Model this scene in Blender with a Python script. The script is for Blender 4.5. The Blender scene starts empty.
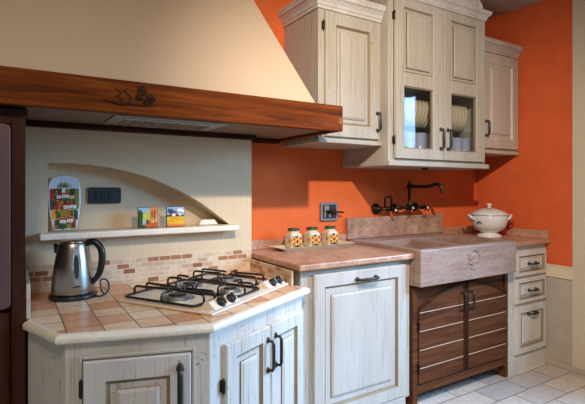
import bpy, bmesh, math, random
from mathutils import Matrix, Vector
random.seed(7)
sc = bpy.context.scene
COL = sc.collection
PI = math.pi

# ------------------------------------------------------------------ colours / materials
def lin(c):
    r = []
    for v in c[:3]:
        v = v / 255.0
        r.append(v / 12.92 if v <= 0.04045 else ((v + 0.055) / 1.055) ** 2.4)
    return (r[0], r[1], r[2], 1.0)

class NT:
    def __init__(s, name, rough=0.5, metal=0.0, spec=0.5):
        s.m = bpy.data.materials.new(name); s.m.use_nodes = True
        s.t = s.m.node_tree; s.n = s.t.nodes; s.l = s.t.links
        s.b = s.n['Principled BSDF']
        s.b.inputs['Roughness'].default_value = rough
        s.b.inputs['Metallic'].default_value = metal
        s.b.inputs['Specular IOR Level'].default_value = spec
    def obj(s, scale=(1, 1, 1), rot=(0, 0, 0)):
        tc = s.n.new('ShaderNodeTexCoord'); mp = s.n.new('ShaderNodeMapping')
        mp.inputs['Scale'].default_value = scale; mp.inputs['Rotation'].default_value = rot
        s.l.new(tc.outputs['Object'], mp.inputs['Vector']); return mp.outputs['Vector']
    def noise(s, vec, scale, detail=4, rough=0.55, dist=0.0):
        n = s.n.new('ShaderNodeTexNoise'); n.inputs['Scale'].default_value = scale
        n.inputs['Detail'].default_value = detail; n.inputs['Roughness'].default_value = rough
        n.inputs['Distortion'].default_value = dist
        s.l.new(vec, n.inputs['Vector']); return n.outputs['Fac']
    def ramp(s, fac, stops, interp='LINEAR'):
        r = s.n.new('ShaderNodeValToRGB'); r.color_ramp.interpolation = interp
        e = r.color_ramp.elements
        while len(e) < len(stops): e.new(0.5)
        for i, (p, c) in enumerate(stops):
            e[i].position = p; e[i].color = c if len(c) == 4 else lin(c)
        s.l.new(fac, r.inputs['Fac']); return r.outputs['Color']
    def mix(s, fac, a, b, mode='MIX'):
        m = s.n.new('ShaderNodeMix'); m.data_type = 'RGBA'; m.blend_type = mode
        for sock, v in ((m.inputs[0], fac), (m.inputs[6], a), (m.inputs[7], b)):
            if hasattr(v, 'default_value') or hasattr(v, 'is_linked'): s.l.new(v, sock)
            else: sock.default_value = v
        return m.outputs[2]
    def math(s, op, a, b=None):
        m = s.n.new('ShaderNodeMath'); m.operation = op
        for i, v in enumerate((a, b)):
            if v is None: continue
            if hasattr(v, 'is_linked'): s.l.new(v, m.inputs[i])
            else: m.inputs[i].default_value = v
        return m.outputs[0]
    def color(s, v):
        if hasattr(v, 'is_linked'): s.l.new(v, s.b.inputs['Base Color'])
        else: s.b.inputs['Base Color'].default_value = v
    def bump(s, h, strength=0.3, dist=0.002):
        b = s.n.new('ShaderNodeBump'); b.inputs['Strength'].default_value = strength
        b.inputs['Distance'].default_value = dist
        s.l.new(h, b.inputs['Height']); s.l.new(b.outputs['Normal'], s.b.inputs['Normal'])

def plain(name, c, rough=0.5, metal=0.0, spec=0.5):
    m = NT(name, rough, metal, spec); m.color(lin(c))
    v = m.noise(m.obj(), 40, 3); m.bump(v, 0.05, 0.001)
    return m.m

def whitewash(name, base, streak, dark, amount=0.55):
    m = NT(name, 0.55, 0, 0.35)
    g = m.noise(m.obj((110, 110, 3.5)), 1.0, 6, 0.65, 0.3)
    big = m.noise(m.obj((5, 5, 1.2)), 1.0, 3)
    col = m.ramp(g, [(0.30, streak), (0.45, base), (1.0, base)])
    col = m.mix(amount, lin(base), col)
    tint = m.ramp(big, [(0.35, (255, 255, 255)), (0.7, (236, 230, 222))])
    col = m.mix(1.0, col, tint, 'MULTIPLY')
    sp = m.noise(m.obj((1, 1, 0.5)), 150, 2, 0.5)
    spm = m.noise(m.obj(), 6, 2)
    sp2 = m.math('ADD', sp, m.math('MULTIPLY', spm, 0.35))
    mask = m.ramp(sp2, [(0.905, (0, 0, 0)), (0.925, (255, 255, 255))])
    col = m.mix(mask, col, lin(dark)); m.color(col)
    m.bump(g, 0.25, 0.001)
    return m.m

def wood(name, dark, mid, light, scale=(3, 45, 45), rough=0.4):
    m = NT(name, rough+.15, 0, 0.07)
    g = m.noise(m.obj(scale), 1.0, 6, 0.6, 0.8)
    g2 = m.noise(m.obj(tuple(s * 0.22 for s in scale)), 1.0, 3, 0.5, 2.0)
    f = m.math('ADD', m.math('MULTIPLY', g, 0.6), m.math('MULTIPLY', g2, 0.4))
    m.color(m.ramp(f, [(0.33, dark), (0.5, mid), (0.66, light)]))
    m.bump(g, 0.2, 0.001)
    return m.m

def stone(name, cols, scale=14, stretch=(1, 1, 1), rough=0.25, fine=True):
    m = NT(name, rough, 0, 0.5)
    a = m.noise(m.obj(stretch), scale, 8, 0.65, 0.5)
    n = len(cols)
    c = m.ramp(a, [(0.28 + 0.44 * i / (n - 1), cols[i]) for i in range(n)])
    if fine:
        b = m.noise(m.obj(), 160, 3)
        c = m.mix(0.35, c, m.ramp(b, [(0.35, cols[0]), (0.65, cols[-1])]))
    m.color(c); return m.m

def tiles(name, axes, size, offset, origin, cols, grout, gw, rough=0.45, randsize=0.0):
    """Running-bond / grid tiling by world position; every tile takes its own colour."""
    m = NT(name, rough, 0, 0.4)
    geo = m.n.new('ShaderNodeNewGeometry'); sx = m.n.new('ShaderNodeSeparateXYZ')
    m.l.new(geo.outputs['Position'], sx.inputs[0])
    u = m.math('DIVIDE', m.math('SUBTRACT', sx.outputs[axes[0]], origin[0]), size[0])
    v = m.math('DIVIDE', m.math('SUBTRACT', sx.outputs[axes[1]], origin[1]), size[1])
    fv = m.math('FLOOR', v)
    u = m.math('ADD', u, m.math('MULTIPLY', m.math('MODULO', m.math('ABSOLUTE', fv), 2.0), offset))
    fu = m.math('FLOOR', u)
    cb = m.n.new('ShaderNodeCombineXYZ'); m.l.new(fu, cb.inputs[0]); m.l.new(fv, cb.inputs[1])
    wn = m.n.new('ShaderNodeTexWhiteNoise'); wn.noise_dimensions = '3D'; m.l.new(cb.outputs[0], wn.inputs['Vector'])
    col = m.ramp(wn.outputs['Value'], cols, 'CONSTANT')
    mot = m.noise(m.obj(), 38, 5, 0.6)
    col = m.mix(1.0, col, m.ramp(mot, [(0.3, (230, 222, 212)), (0.7, (255, 255, 255))]), 'MULTIPLY')
    def edge(t, w):
        f = m.math('FRACT', t)
        return m.math('LESS_THAN', m.math('SUBTRACT', 0.5, m.math('ABSOLUTE', m.math('SUBTRACT', f, 0.5))), w)
    g = m.math('MAXIMUM', edge(u, gw / size[0] / 2), edge(v, gw / size[1] / 2))
    m.color(m.mix(g, col, lin(grout)))
    m.bump(m.math('SUBTRACT', m.math('MULTIPLY', mot, 0.3), g), 0.4, 0.0015)
    return m.m

def glass_mat(name):
    m = bpy.data.materials.new(name); m.use_nodes = True
    n, l = m.node_tree.nodes, m.node_tree.links
    n.remove(n['Principled BSDF'])
    tr = n.new('ShaderNodeBsdfTransparent'); tr.inputs[0].default_value = (0.93, 0.96, 0.96, 1)
    gl = n.new('ShaderNodeBsdfGlossy'); gl.inputs['Roughness'].default_value = 0.03
    lw = n.new('ShaderNodeLayerWeight'); pw = n.new('ShaderNodeMath'); pw.operation = 'POWER'; pw.inputs[1].default_value = 4.0
    l.new(lw.outputs['Facing'], pw.inputs[0])
    fr = n.new('ShaderNodeMath'); fr.operation = 'MULTIPLY_ADD'; fr.inputs[1].default_value = 0.7; fr.inputs[2].default_value = 0.03
    l.new(pw.outputs[0], fr.inputs[0])
    mx = n.new('ShaderNodeMixShader')
    l.new(fr.outputs[0], mx.inputs[0]); l.new(tr.outputs[0], mx.inputs[1]); l.new(gl.outputs[0], mx.inputs[2])
    l.new(mx.outputs[0], n['Material Output'].inputs['Surface'])
    return m

M = {}
def wallpaint(name, c, vert=False, bump=0.12):
    m = NT(name, 0.75, 0, 0.2)
    a = m.noise(m.obj((260, 260, 3) if vert else (9, 9, 9)), 1.0, 4)
    lo = tuple(v * (0.965 if vert else 0.95) for v in c)
    m.color(m.ramp(a, [(0.35, lo), (0.65, c)])); m.bump(a, 0.05 if vert else bump, 0.002)
    return m.m
M['orange'] = wallpaint('orange paint', (216, 104, 53))
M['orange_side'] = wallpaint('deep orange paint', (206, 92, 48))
M['cream'] = wallpaint('cream plaster', (210, 190, 160), True)
M['canopy'] = wallpaint('hood plaster', (194, 170, 144), True)
M['greige'] = wallpaint('greige plaster', (196, 180, 158), True)
M['panel'] = wallpaint('wainscot paint', (172, 160, 142))
M['ceil'] = wallpaint('ceiling paint', (190, 172, 150))
M['white'] = whitewash('whitewashed oak', (204, 200, 194), (150, 134, 110), (84, 68, 52), 0.75)
M['white_dimmed'] = whitewash('dimmed grained whitewashed oak', (186, 180, 174), (138, 124, 106), (84, 68, 52), 0.65)  # same paint as white, greyer grain; darkened to offset strong light on the door
M['white_warm'] = whitewash('cream washed oak', (177, 170, 158), (130, 112, 92), (84, 64, 44), 0.75)
M['white_end'] = whitewash('grey washed oak', (184, 170, 157), (142, 120, 100), (84, 62, 44), 0.7)
M['glaze'] = whitewash('antique glaze', (142, 124, 100), (104, 84, 60), (60, 42, 26), 0.6)
M['glaze_light'] = whitewash('pale antique glaze', (192, 184, 170), (148, 132, 108), (96, 74, 52), 0.6)
M['beam'] = wood('walnut beam', (52, 23, 6), (96, 44, 10), (128, 64, 18))
M['walnut'] = wood('walnut upright', (38, 20, 14), (62, 34, 24), (80, 46, 33), (45, 45, 3))
M['darkwood'] = wood('dark trim wood', (34, 18, 12), (54, 30, 20), (72, 42, 28))
M['plank'] = wood('brown plank', (56, 32, 20), (86, 50, 30), (108, 66, 42))
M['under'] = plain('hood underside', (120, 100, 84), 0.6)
M['granite'] = stone('pink brown granite', [(108, 68, 50), (166, 114, 86), (188, 142, 112), (206, 170, 146)], 12, rough=0.4)
M['granite_dark'] = stone('mottled granite', [(92, 66, 52), (150, 104, 84), (178, 136, 112), (200, 172, 152)], 9)
M['sinkstone'] = stone('rosy travertine', [(112, 76, 62), (144, 110, 94), (156, 128, 114), (166, 148, 136)], 7, (0.7, 1, 4), 0.45)
M['nosing'] = stone('cream ceramic edging', [(216, 202, 178), (232, 220, 200), (238, 228, 212), (242, 234, 220)], 30, (1, 1, 1), 0.35)
M['ctile'] = tiles('terracotta worktop tile', (0, 1), (0.1095, 0.1095), 0.0, (0.155, 1.567),
    [(0.0, (236, 200, 162)), (0.22, (216, 154, 112)), (0.42, (240, 210, 176)), (0.6, (224, 172, 130)), (0.8, (244, 220, 188))], (130, 98, 76), 0.005, 0.35)
M['mosaic'] = tiles('small brick mosaic', (0, 2), (0.058, 0.0252), 0.5, (-2.32, 0.80),
    [(0.0, (208, 184, 158)), (0.22, (218, 198, 172)), (0.46, (202, 172, 144)), (0.66, (168, 118, 84)), (0.78, (212, 188, 164)), (0.88, (150, 100, 72))], (212, 192, 168), 0.004)
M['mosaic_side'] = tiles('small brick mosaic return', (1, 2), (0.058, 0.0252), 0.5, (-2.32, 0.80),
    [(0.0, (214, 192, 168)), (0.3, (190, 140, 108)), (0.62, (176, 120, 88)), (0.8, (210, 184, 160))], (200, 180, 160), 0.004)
M['floor'] = tiles('stone floor paver', (0, 1), (0.31, 0.164), 0.5, (2.47, 1.667),
    [(0.0, (192, 182, 176)), (0.25, (204, 192, 182)), (0.5, (182, 176, 174)), (0.75, (208, 198, 190))], (120, 104, 92), 0.007, 0.4)
M['iron'] = plain('dark pewter', (58, 56, 54), 0.4, 0.7)
M['bronze'] = plain('aged bronze', (56, 42, 34), 0.35, 0.8)
M['black'] = plain('black enamel', (22, 21, 22), 0.3)
M['plastic'] = plain('black plastic', (26, 26, 28), 0.35)
M['socket'] = plain('slate plastic', (34, 42, 50), 0.35)
M['chrome'] = plain('polished chrome', (215, 215, 215), 0.12, 1.0)
M['dullchrome'] = plain('dull chrome', (132, 120, 116), 0.5, 0.6)
M['steel'] = plain('satin aluminium', (176, 176, 174), 0.35, 0.9)
M['enamel'] = plain('cream enamel', (226, 210, 190), 0.3)
M['ceramic'] = plain('white glazed ceramic', (206, 204, 200), 0.15)
M['porcelain'] = plain('cream porcelain', (204, 188, 160), 0.25)
M['plateware'] = plain('beige stoneware', (196, 176, 150), 0.3)
M['lilac'] = plain('lilac grey glassware', (150, 152, 176), 0.2)
M['glass'] = glass_mat('clear glass')
M['oven'] = plain('oven frame', (92, 66, 64), 0.35, 0.0)
M['ovenglass'] = plain('oven glass', (14, 12, 14), 0.08)
for k, c in dict(yellow=(226, 144, 10), brownc=(94, 50, 24), green=(44, 78, 34), dkgreen=(40, 62, 34), olive=(130, 134, 52),
                 red=(176, 26, 22), rust=(190, 92, 44), sky=(140, 176, 208), wht=(238, 234, 226), navy=(60, 80, 110),
                 sand=(226, 190, 130), lime=(176, 190, 90), gold=(222, 178, 40), orangep=(216, 128, 60), bluewhite=(206, 214, 226)).items():
    M[k] = plain('paint ' + k, c, 0.3)
_m = NT('brushed steel', 0.3, 1.0); _m.color(lin((172, 166, 158)))
_m.bump(_m.noise(_m.obj((4, 4, 300)), 1.0, 2), 0.08, 0.0005); M['brushed'] = _m.m

# ------------------------------------------------------------------ mesh builder
class MB:
    def __init__(s): s.bm = bmesh.new()
    def _merge(s, t, X=None, mi=0, smooth=False, keep=False):
        if X is not None: bmesh.ops.transform(t, matrix=X, verts=t.verts)
        bmesh.ops.recalc_face_normals(t, faces=t.faces)
        mp = {}
        for v in t.verts: mp[v] = s.bm.verts.new(v.co)
        for f in t.faces:
            try: nf = s.bm.faces.new([mp[v] for v in f.verts])
            except ValueError: continue
            nf.material_index = f.material_index if keep else mi
            nf.smooth = f.smooth if keep else smooth
        t.free(); return s
    def box(s, x0, x1, y0, y1, z0, z1, bev=0.0, mi=0, X=None, seg=1):
        t = bmesh.new(); bmesh.ops.create_cube(t, size=1.0)
        bmesh.ops.transform(t, matrix=Matrix.Translation(((x0+x1)/2, (y0+y1)/2, (z0+z1)/2)) @ Matrix.Diagonal((abs(x1-x0), abs(y1-y0), abs(z1-z0), 1)), verts=t.verts)
        if bev > 0: bmesh.ops.bevel(t, geom=list(t.edges), offset=bev, segments=seg, affect='EDGES', profile=0.5)
        return s._merge(t, X, mi)
    def prism(s, pts, off, mi=0, X=None, bev=0.0, smooth=False):
        t = bmesh.new(); off = Vector(off)
        a = [t.verts.new(p) for p in pts]; b = [t.verts.new(Vector(p) + off) for p in pts]
        t.faces.new(a); t.faces.new(b[::-1]); n = len(a)
        for i in range(n): t.faces.new((a[i], b[i], b[(i+1) % n], a[(i+1) % n]))
        if bev > 0:
            bmesh.ops.recalc_face_normals(t, faces=t.faces)
            bmesh.ops.bevel(t, geom=list(t.edges), offset=bev, segments=2, affect='EDGES', profile=0.5)
        return s._merge(t, X, mi, smooth)
    def lathe(s, prof, c=(0, 0, 0), seg=24, mi=0, X=None, smooth=True, sx=1.0, sy=1.0):
        t = bmesh.new(); R = []
        for r, z in prof:
            if r < 1e-6: R.append([t.verts.new((0, 0, z))])
            else: R.append([t.verts.new((r*sx*math.cos(2*PI*i/seg), r*sy*math.sin(2*PI*i/seg), z)) for i in range(seg)])
        for a, b in zip(R, R[1:]):
            for i in range(seg):
                j = (i+1) % seg
                if len(a) == 1 and len(b) == 1: continue
                if len(a) == 1: t.faces.new((a[0], b[i], b[j]))
                elif len(b) == 1: t.faces.new((a[i], a[j], b[0]))
                else: t.faces.new((a[i], a[j], b[j], b[i]))
        if len(R[0]) > 1: t.faces.new(R[0][::-1])
        if len(R[-1]) > 1: t.faces.new(R[-1])
        T = Matrix.Translation(c)
        return s._merge(t, T @ X if X is not None else T, mi, smooth)
    def ball(s, c, r, seg=12, mi=0, sc_=(1, 1, 1)):
        n = 7
        return s.lathe([(max(0, r*math.sin(PI*i/n)) if 0 < i < n else 0, -r*math.cos(PI*i/n)) for i in range(n+1)], c, seg, mi, Matrix.Diagonal((*sc_, 1)))
    def tube(s, path, r, seg=8, mi=0, closed=False, X=None, smooth=0):
        path = [Vector(p) for p in path]; n = len(path)
        rs = list(r) if isinstance(r, (list, tuple)) else [r]*n
        if smooth:
            P, Q = [], []
            for i in range(n-1):
                a, b, c, d = path[max(i-1, 0)], path[i], path[i+1], path[min(i+2, n-1)]
                for k in range(smooth):
                    u = k/smooth
                    P.append(0.5*(2*b+(c-a)*u+(2*a-5*b+4*c-d)*u*u+(3*b-a-3*c+d)*u**3)); Q.append(rs[i]*(1-u)+rs[i+1]*u)
            P.append(path[-1]); Q.append(rs[-1]); path, rs, n = P, Q, len(P)
        t = bmesh.new(); R = []; up = None
        for i, p in enumerate(path):
            if closed: d = path[(i+1) % n] - path[i-1]
            else: d = path[min(i+1, n-1)] - path[max(i-1, 0)]
            d.normalize()
            if up is None:
                up = Vector((0, 0, 1)) if abs(d.z) < 0.9 else Vector((1, 0, 0))
            a = d.cross(up).normalized(); up = a.cross(d).normalized()
            R.append([t.verts.new(p + rs[i]*(a*math.cos(2*PI*k/seg) + up*math.sin(2*PI*k/seg))) for k in range(seg)])
        for i in range(n if closed else n-1):
            a, b = R[i], R[(i+1) % n]
            for k in range(seg): t.faces.new((a[k], a[(k+1) % seg], b[(k+1) % seg], b[k]))
        if not closed: t.faces.new(R[0][::-1]); t.faces.new(R[-1])
        return s._merge(t, X, mi, True)
    def sweep(s, path, prof, mi=0, caps=True):
        """prof: closed list of (out, z); path: xy polyline, outward to its right hand."""
        t = bmesh.new(); P = [Vector(p) for p in path]; R = []
        def nrm(d): d = d.normalized(); return Vector((d.y, -d.x))
        for i, p in enumerate(P):
            if i == 0: o = nrm(P[1]-P[0])
            elif i == len(P)-1: o = nrm(P[-1]-P[-2])
            else:
                a, b = nrm(P[i]-P[i-1]), nrm(P[i+1]-P[i]); o = (a+b); o = o / (o.dot(a))
            R.append([t.verts.new((p.x+o.x*u, p.y+o.y*u, z)) for u, z in prof])
        m = len(prof)
        for a, b in zip(R, R[1:]):
            for k in range(m): t.faces.new((a[k], a[(k+1) % m], b[(k+1) % m], b[k]))
        if caps: t.faces.new(R[0]); t.faces.new(R[-1][::-1])
        return s._merge(t, None, mi)
    def rings(s, x0, x1, z0, z1, rs, cap=True, X=None):
        """nested rectangles (inset, y, material) seen from -y"""
        t = bmesh.new(); R = []
        for ins, y, mi in rs:
            R.append(([t.verts.new(p) for p in ((x0+ins, y, z0+ins), (x1-ins, y, z0+ins), (x1-ins, y, z1-ins), (x0+ins, y, z1-ins))], mi))
        for (a, _), (b, mi) in zip(R, R[1:]):
            for k in range(4):
                f = t.faces.new((a[k], a[(k+1) % 4], b[(k+1) % 4], b[k])); f.material_index = mi
        if cap: f = t.faces.new(R[-1][0]); f.material_index = R[-1][1]
        f = t.faces.new(R[0][0][::-1])
        return s._merge(t, X, keep=True)

ROOTS = []
def finish(name, mb, mats, parent=None):
    me = bpy.data.meshes.new(name); o = bpy.data.objects.new(name, me); COL.objects.link(o)
    if not isinstance(mats, (list, tuple)): mats = [mats]
    for m in mats: me.materials.append(M[m] if isinstance(m, str) else m)
    bm = mb.bm
    if parent is not None:
        W = parent['_w'] if False else WORLD[parent.name]
        bmesh.ops.transform(bm, matrix=W.inverted(), verts=bm.verts)
        o.parent = parent; WORLD[o.name] = W.copy()
    else:
        xs = [v.co for v in bm.verts]
        c = Vector(((min(v.x for v in xs)+max(v.x for v in xs))/2, (min(v.y for v in xs)+max(v.y for v in xs))/2, min(v.z for v in xs)))
        bmesh.ops.translate(bm, vec=-c, verts=bm.verts); o.location = c
        WORLD[o.name] = Matrix.Translation(c)
    bm.to_mesh(me); bm.free()
    return o
WORLD = {}
def thing(name, label, cat, loc, rz=0.0, group=None):
    o = bpy.data.objects.new(name, None); COL.objects.link(o); o.empty_display_size = 0.05
    o.location = loc; o.rotation_euler = (0, 0, rz); o['label'] = label; o['category'] = cat
    if group: o['group'] = group
    WORLD[o.name] = Matrix.Translation(loc) @ Matrix.Rotation(rz, 4, 'Z')
    return o
def tag(o, label, cat, group=None):
    o['label'] = label; o['category'] = cat
    if group: o['group'] = group
    return o
def struct(name, mb, mats, label=None, parent=None):
    o = finish(name, mb, mats, parent)
    if parent is None: o['kind'] = 'structure'
    if label: o['label'] = label; o['category'] = name.split('_')[0]
    return o
def dup(root, loc, label=None, group=None, rz=None):
    r = root.copy(); COL.objects.link(r); r.location = loc
    if rz is not None: r.rotation_euler = (0, 0, rz)
    if label: r['label'] = label
    if group: r['group'] = group
    for ch in list(root.children):
        c = ch.copy(); COL.objects.link(c); c.parent = r
        for g in list(ch.children):
            d = g.copy(); COL.objects.link(d); d.parent = c
    return r
def face(ax, ay, bx=None, by=None):
    a = math.atan2(by-ay, bx-ax) if bx is not None else 0.0
    return Matrix.Translation((ax, ay, 0)) @ Matrix.Rotation(a, 4, 'Z')

BY = 2.45      # orange back wall
CY = 2.33      # cream bay wall
RX = 3.325     # side wall
CZ = 2.65

# ------------------------------------------------------------------ room
struct('floor', MB().box(-0.75, 3.6, -1.8, BY+0.1, -0.06, 0.0), 'floor', 'grey stone paver floor in running bond')
struct('ceiling', MB().box(-0.75, 3.6, -1.8, BY+0.1, CZ, CZ+0.08), 'ceil', 'dim greige flat ceiling')
struct('wall_back', MB().box(-0.75, RX+0.12, BY, BY+0.1, 0, CZ), 'orange', 'orange painted wall behind sink and cabinets')
struct('wall_right', MB().box(RX, RX+0.12, 1.67, BY, 0, CZ), 'orange_side', 'deep orange end wall beside the drawer cabinet')
b = MB(); b.box(RX-0.012, RX+0.12, 0.9, 1.67, 0, CZ); b.box(RX-0.012, RX+0.12, -1.8, 0.9, 0, 0.75); b.box(RX-0.012, RX+0.12, -1.8, 0.9, 2.3, CZ); b.box(RX-0.012, RX+0.12, -1.8, -0.7, 0.75, 2.3)
struct('wall_side', b, 'greige', 'beige wall strip next to the orange end wall')
struct('wall_left', MB().box(-0.75, -0.66, -1.8, BY, 0, CZ), 'cream')
b = MB(); b.box(RX-0.014, RX, 1.67, 1.868, 0, 0.63)
struct('trim_1', b, 'panel', 'greyish wainscot panel under the orange end wall')
b = MB(); b.box(RX-0.015, RX, 1.67, 1.868, 0.6305, 0.72, 0.002); b.box(RX-0.024, RX-0.0155, 1.67, 1.868, 0.631, 0.645, 0.003); b.box(RX-0.02, RX-0.0155, 1.67, 1.868, 0.708, 0.72, 0.002)
struct('trim_2', b, 'cream', 'cream chair rail under the orange end wall')
struct('baseboard_right', MB().box(RX-0.03, RX-0.014, 0.9, 1.868, 0, 0.035, 0.004), 'panel')

# cream bay wall with the half-arch niche
NX0, NX1, NZ0, NB = 0.143, 1.03, 1.068, 2.435
arch = [(NX0, 1.383), (0.22, 1.385), (0.317, 1.380), (0.41, 1.368), (0.499, 1.349), (0.60, 1.320), (0.697, 1.281), (0.785, 1.238), (0.859, 1.194), (0.945, 1.133), (NX1, NZ0)]
b = MB(); t = bmesh.new()
XL, XR, ZT = -0.66, 1.165, 1.60
def q(pts, y=None):
    vs = [t.verts.new(p) for p in pts]; t.faces.new(vs)
q([(XL, CY, 0), (XR, CY, 0), (XR, CY, NZ0), (XL, CY, NZ0)])
q([(XL, CY, NZ0), (NX0, CY, NZ0), (NX0, CY, ZT), (XL, CY, ZT)])
for (xa, za), (xb, zb) in zip(arch, arch[1:]):
    q([(xa, CY, za), (xb, CY, zb), (xb, CY, ZT), (xa, CY, ZT)])
    q([(xa, CY, za), (xa, NB, za), (xb, NB, zb), (xb, CY, zb)])
    q([(xa, NB, NZ0), (xb, NB, NZ0), (xb, NB, zb), (xa, NB, za)])
q([(NX1, CY, NZ0), (XR, CY, NZ0), (XR, CY, ZT), (NX1, CY, ZT)])
q([(NX0, CY, NZ0), (NX0, NB, NZ0), (NX0, NB, 1.383), (NX0, CY, 1.383)])
q([(NX0, CY, NZ0), (NX1, CY, NZ0), (NX1, NB, NZ0), (NX0, NB, NZ0)])
q([(XR, CY, 0), (XR, BY, 0), (XR, BY, ZT), (XR, CY, ZT)])
bmesh.ops.remove_doubles(t, verts=t.verts, dist=1e-5)
b._merge(t)
struct('wall_niche', b, 'cream', 'cream plaster wall under the hood with arched niche')
b = MB(); b.box(0.105, 1.055, 2.255, CY, 1.04, 1.069, 0.006, seg=2)
tag(finish('niche_shelf', b, 'nosing'), 'cream stone ledge along the foot of the arched niche', 'shelf')

# ------------------------------------------------------------------ hardware helpers
def pull(parent, X, x, z, length, horiz=False, r=0.006, out=0.03, mat='iron', lab=None):
    """bow pull on the face matrix X (local y<0 is outwards)"""
    b = MB(); h = length/2
    def P(s, o): return (x+s, -o, z) if horiz else (x, -o, z+s)
    y0 = 0.022
    b.tube([P(-h, y0), P(-h, y0+out*0.8), P(-h+0.012, y0+out), P(h-0.012, y0+out), P(h, y0+out*0.8), P(h, y0)], [r*.9, r, r*1.15, r*1.15, r, r*.9], 8, X=X)
    for s in (-h, h):
        c = X @ Vector(P(s, y0)); b.ball(c, r*1.7, 10)
        c2 = X @ Vector(P(s*1.12, y0+0.002)); b.ball(c2, r*1.25, 8)
    o = finish('handle', b, mat, parent)
    o['label'] = lab or 'dark pewter pull handle'
    return o
def hinge(parent, X, x, z, h=0.05):
    b = MB(); b.lathe([(0, -h/2-0.006), (0.004, -h/2), (0.006, -h/2+0.004), (0.006, h/2-0.004), (0.004, h/2), (0, h/2+0.006)], (x, -0.014, z), 8, X=None)
    bmesh.ops.transform(b.bm, matrix=X, verts=b.bm.verts)
    b.box(x-0.006, x+0.006, -0.009, -0.0005, z-h/2+0.004, z+h/2-0.004, X=X)
    o = finish('hinge', b, 'bronze', parent); o['label'] = 'dark bronze hinge'
    return o
def panel_door(parent, X, x0, x1, z0, z1, fw=0.065, rec=0.032, mats=('white', 'glaze', 'glaze_light'), name='door', th=0.022):
    b = MB()
    b.rings(x0, x1, z0, z1, [(0, 0, 0), (0, -th+.004, 0), (.004, -th, 0), (fw-.004, -th, 0), (fw+.004, -th+.011, 1), (fw+.009, -th+.012, 1), (fw+rec+.02, -th+.012, 0)], X=X)
    o = finish(name, b, list(mats), parent)
    a = fw+rec-.004
    p = MB(); p.rings(x0+a, x1-a, z0+a, z1-a, [(0, -th+.0125, 1), (.003, -th+.0125, 1), (.0035, -th+.006, 1), (.012, -th+.003, 0), (.014, -th+.001, 0)], X=X)
    pn = finish('raised_panel', p, list(mats), o)
    return o
CROWN = [(0, 0), (0.008, 0), (0.010, 0.014), (0.016, 0.020), (0.020, 0.034), (0.034, 0.052), (0.044, 0.058), (0.046, 0.074), (0.050, 0.078), (0.050, 0.088), (0, 0.088)]
def crown(parent, path, z, k=1.0, mat='white'):
    b = MB(); b.sweep(path, [(u*k, z+v*k) for u, v in CROWN])
    return finish('crown_moulding', b, mat, parent)

# ------------------------------------------------------------------ range hood
hood = thing('range_hood', 'cream plaster cooker hood with a walnut beam over the hob', 'range hood', (0.4, 2.1, 1.54))
HX0, HX1, HYF, HZ0, HZ1 = -0.66, 1.408, 1.80, 1.552, 1.678
b = MB()
y0, z0, z1 = 1.838, HZ1, CZ-0.002
f = [(-0.62, y0, z0), (1.272, y0, z0), (1.272, BY-.002, z0), (-0.62, BY-.002, z0)]
g = [(-0.34, 2.385, z1), (0.985, 2.385, z1), (0.985, BY-.002, z1), (-0.34, BY-.002, z1)]
t = bmesh.new(); A = [t.verts.new(p) for p in f]; B = [t.verts.new(p) for p in g]
t.faces.new(A); t.faces.new(B)
for i in range(4): t.faces.new((A[i], A[(i+1) % 4], B[(i+1) % 4], B[i]))
b._merge(t); finish('plaster_canopy', b, 'canopy', hood)
b = MB(); b.box(HX0, HX1, HYF, HYF+0.035, HZ0, HZ1, 0.003)
b.box(HX1-0.032, HX1-0.001, HYF+0.035, BY-0.003, HZ0, HZ1, 0.002)
b.box(HX0, HX1-0.033, HYF+0.034, 1.86, HZ1-0.014, HZ1-0.001)
b.box(1.24, HX1-0.033, HYF+0.034, BY-0.003, HZ1-0.014, HZ1-0.001)
beam = finish('beam', b, 'beam', hood)
b = MB(); b.prism([(HX1-0.028, HYF-0.0015, 1.59), (HX1-0.001, HYF-0.0015, 1.585), (HX1-0.001, HYF-0.0015, 1.618), (HX1-0.028, HYF-0.0015, 1.612)], (0, 0.004, 0))
o = finish('joint_tenon', b, wood('pale joint wood', (100, 62, 36), (124, 82, 52), (140, 96, 64)), beam); o['label'] = 'paler dovetail joint at the beam end'
# carved spray of roses on the beam
b = MB(); yc = HYF-0.002
def cp(px, pz): return (0.289 + px*0.191, yc, 1.573 + pz*0.088)
b.tube([cp(0, .28), cp(.15, .2), (cp(.32, .12)), cp(.5, .16), cp(.75, .15), cp(1.0, .22)], [.002, .003, .004, .003, .003, .0015], 6, smooth=5)
b.tube([cp(.42, .14), cp(.5, .3), cp(.52, .5), cp(.44, .62), cp(.4, .75), cp(.46, .84)], [.003, .003, .003, .003, .003, .0015], 6, smooth=5)
b.tube([cp(.3, .12), cp(.36, .34), cp(.24, .46), cp(.34, .62), cp(.22, .78)], .0022, 6, smooth=5)
for (u, v, r) in ((.74, .82, .017), (.9, .5, .017), (.68, .5, .013), (.82, .3, .012)):
    c = cp(u, v)
    for k in range(5):
        a = k*2*PI/5
        b.ball((c[0]+r*.62*math.cos(a), yc, c[2]+r*.62*math.sin(a)), r*.55, 8, sc_=(1, .45, 1))
    b.ball((c[0], yc-.002, c[2]), r*.45, 8, sc_=(1, .7, 1))
o = finish('carved_spray', b, 'darkwood', beam); o['label'] = 'carved rose spray in dark wood'
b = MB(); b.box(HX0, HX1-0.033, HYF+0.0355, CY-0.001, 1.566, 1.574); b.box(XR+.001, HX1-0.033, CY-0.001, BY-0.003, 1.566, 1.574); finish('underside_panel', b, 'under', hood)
b = MB(); b.box(0.05, XR+0.004, CY-0.055, CY-0.001, 1.541, 1.565, 0.003); b.box(XR+0.005, 1.39, BY-0.07, BY-0.003, 1.541, 1.565, 0.003)
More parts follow.
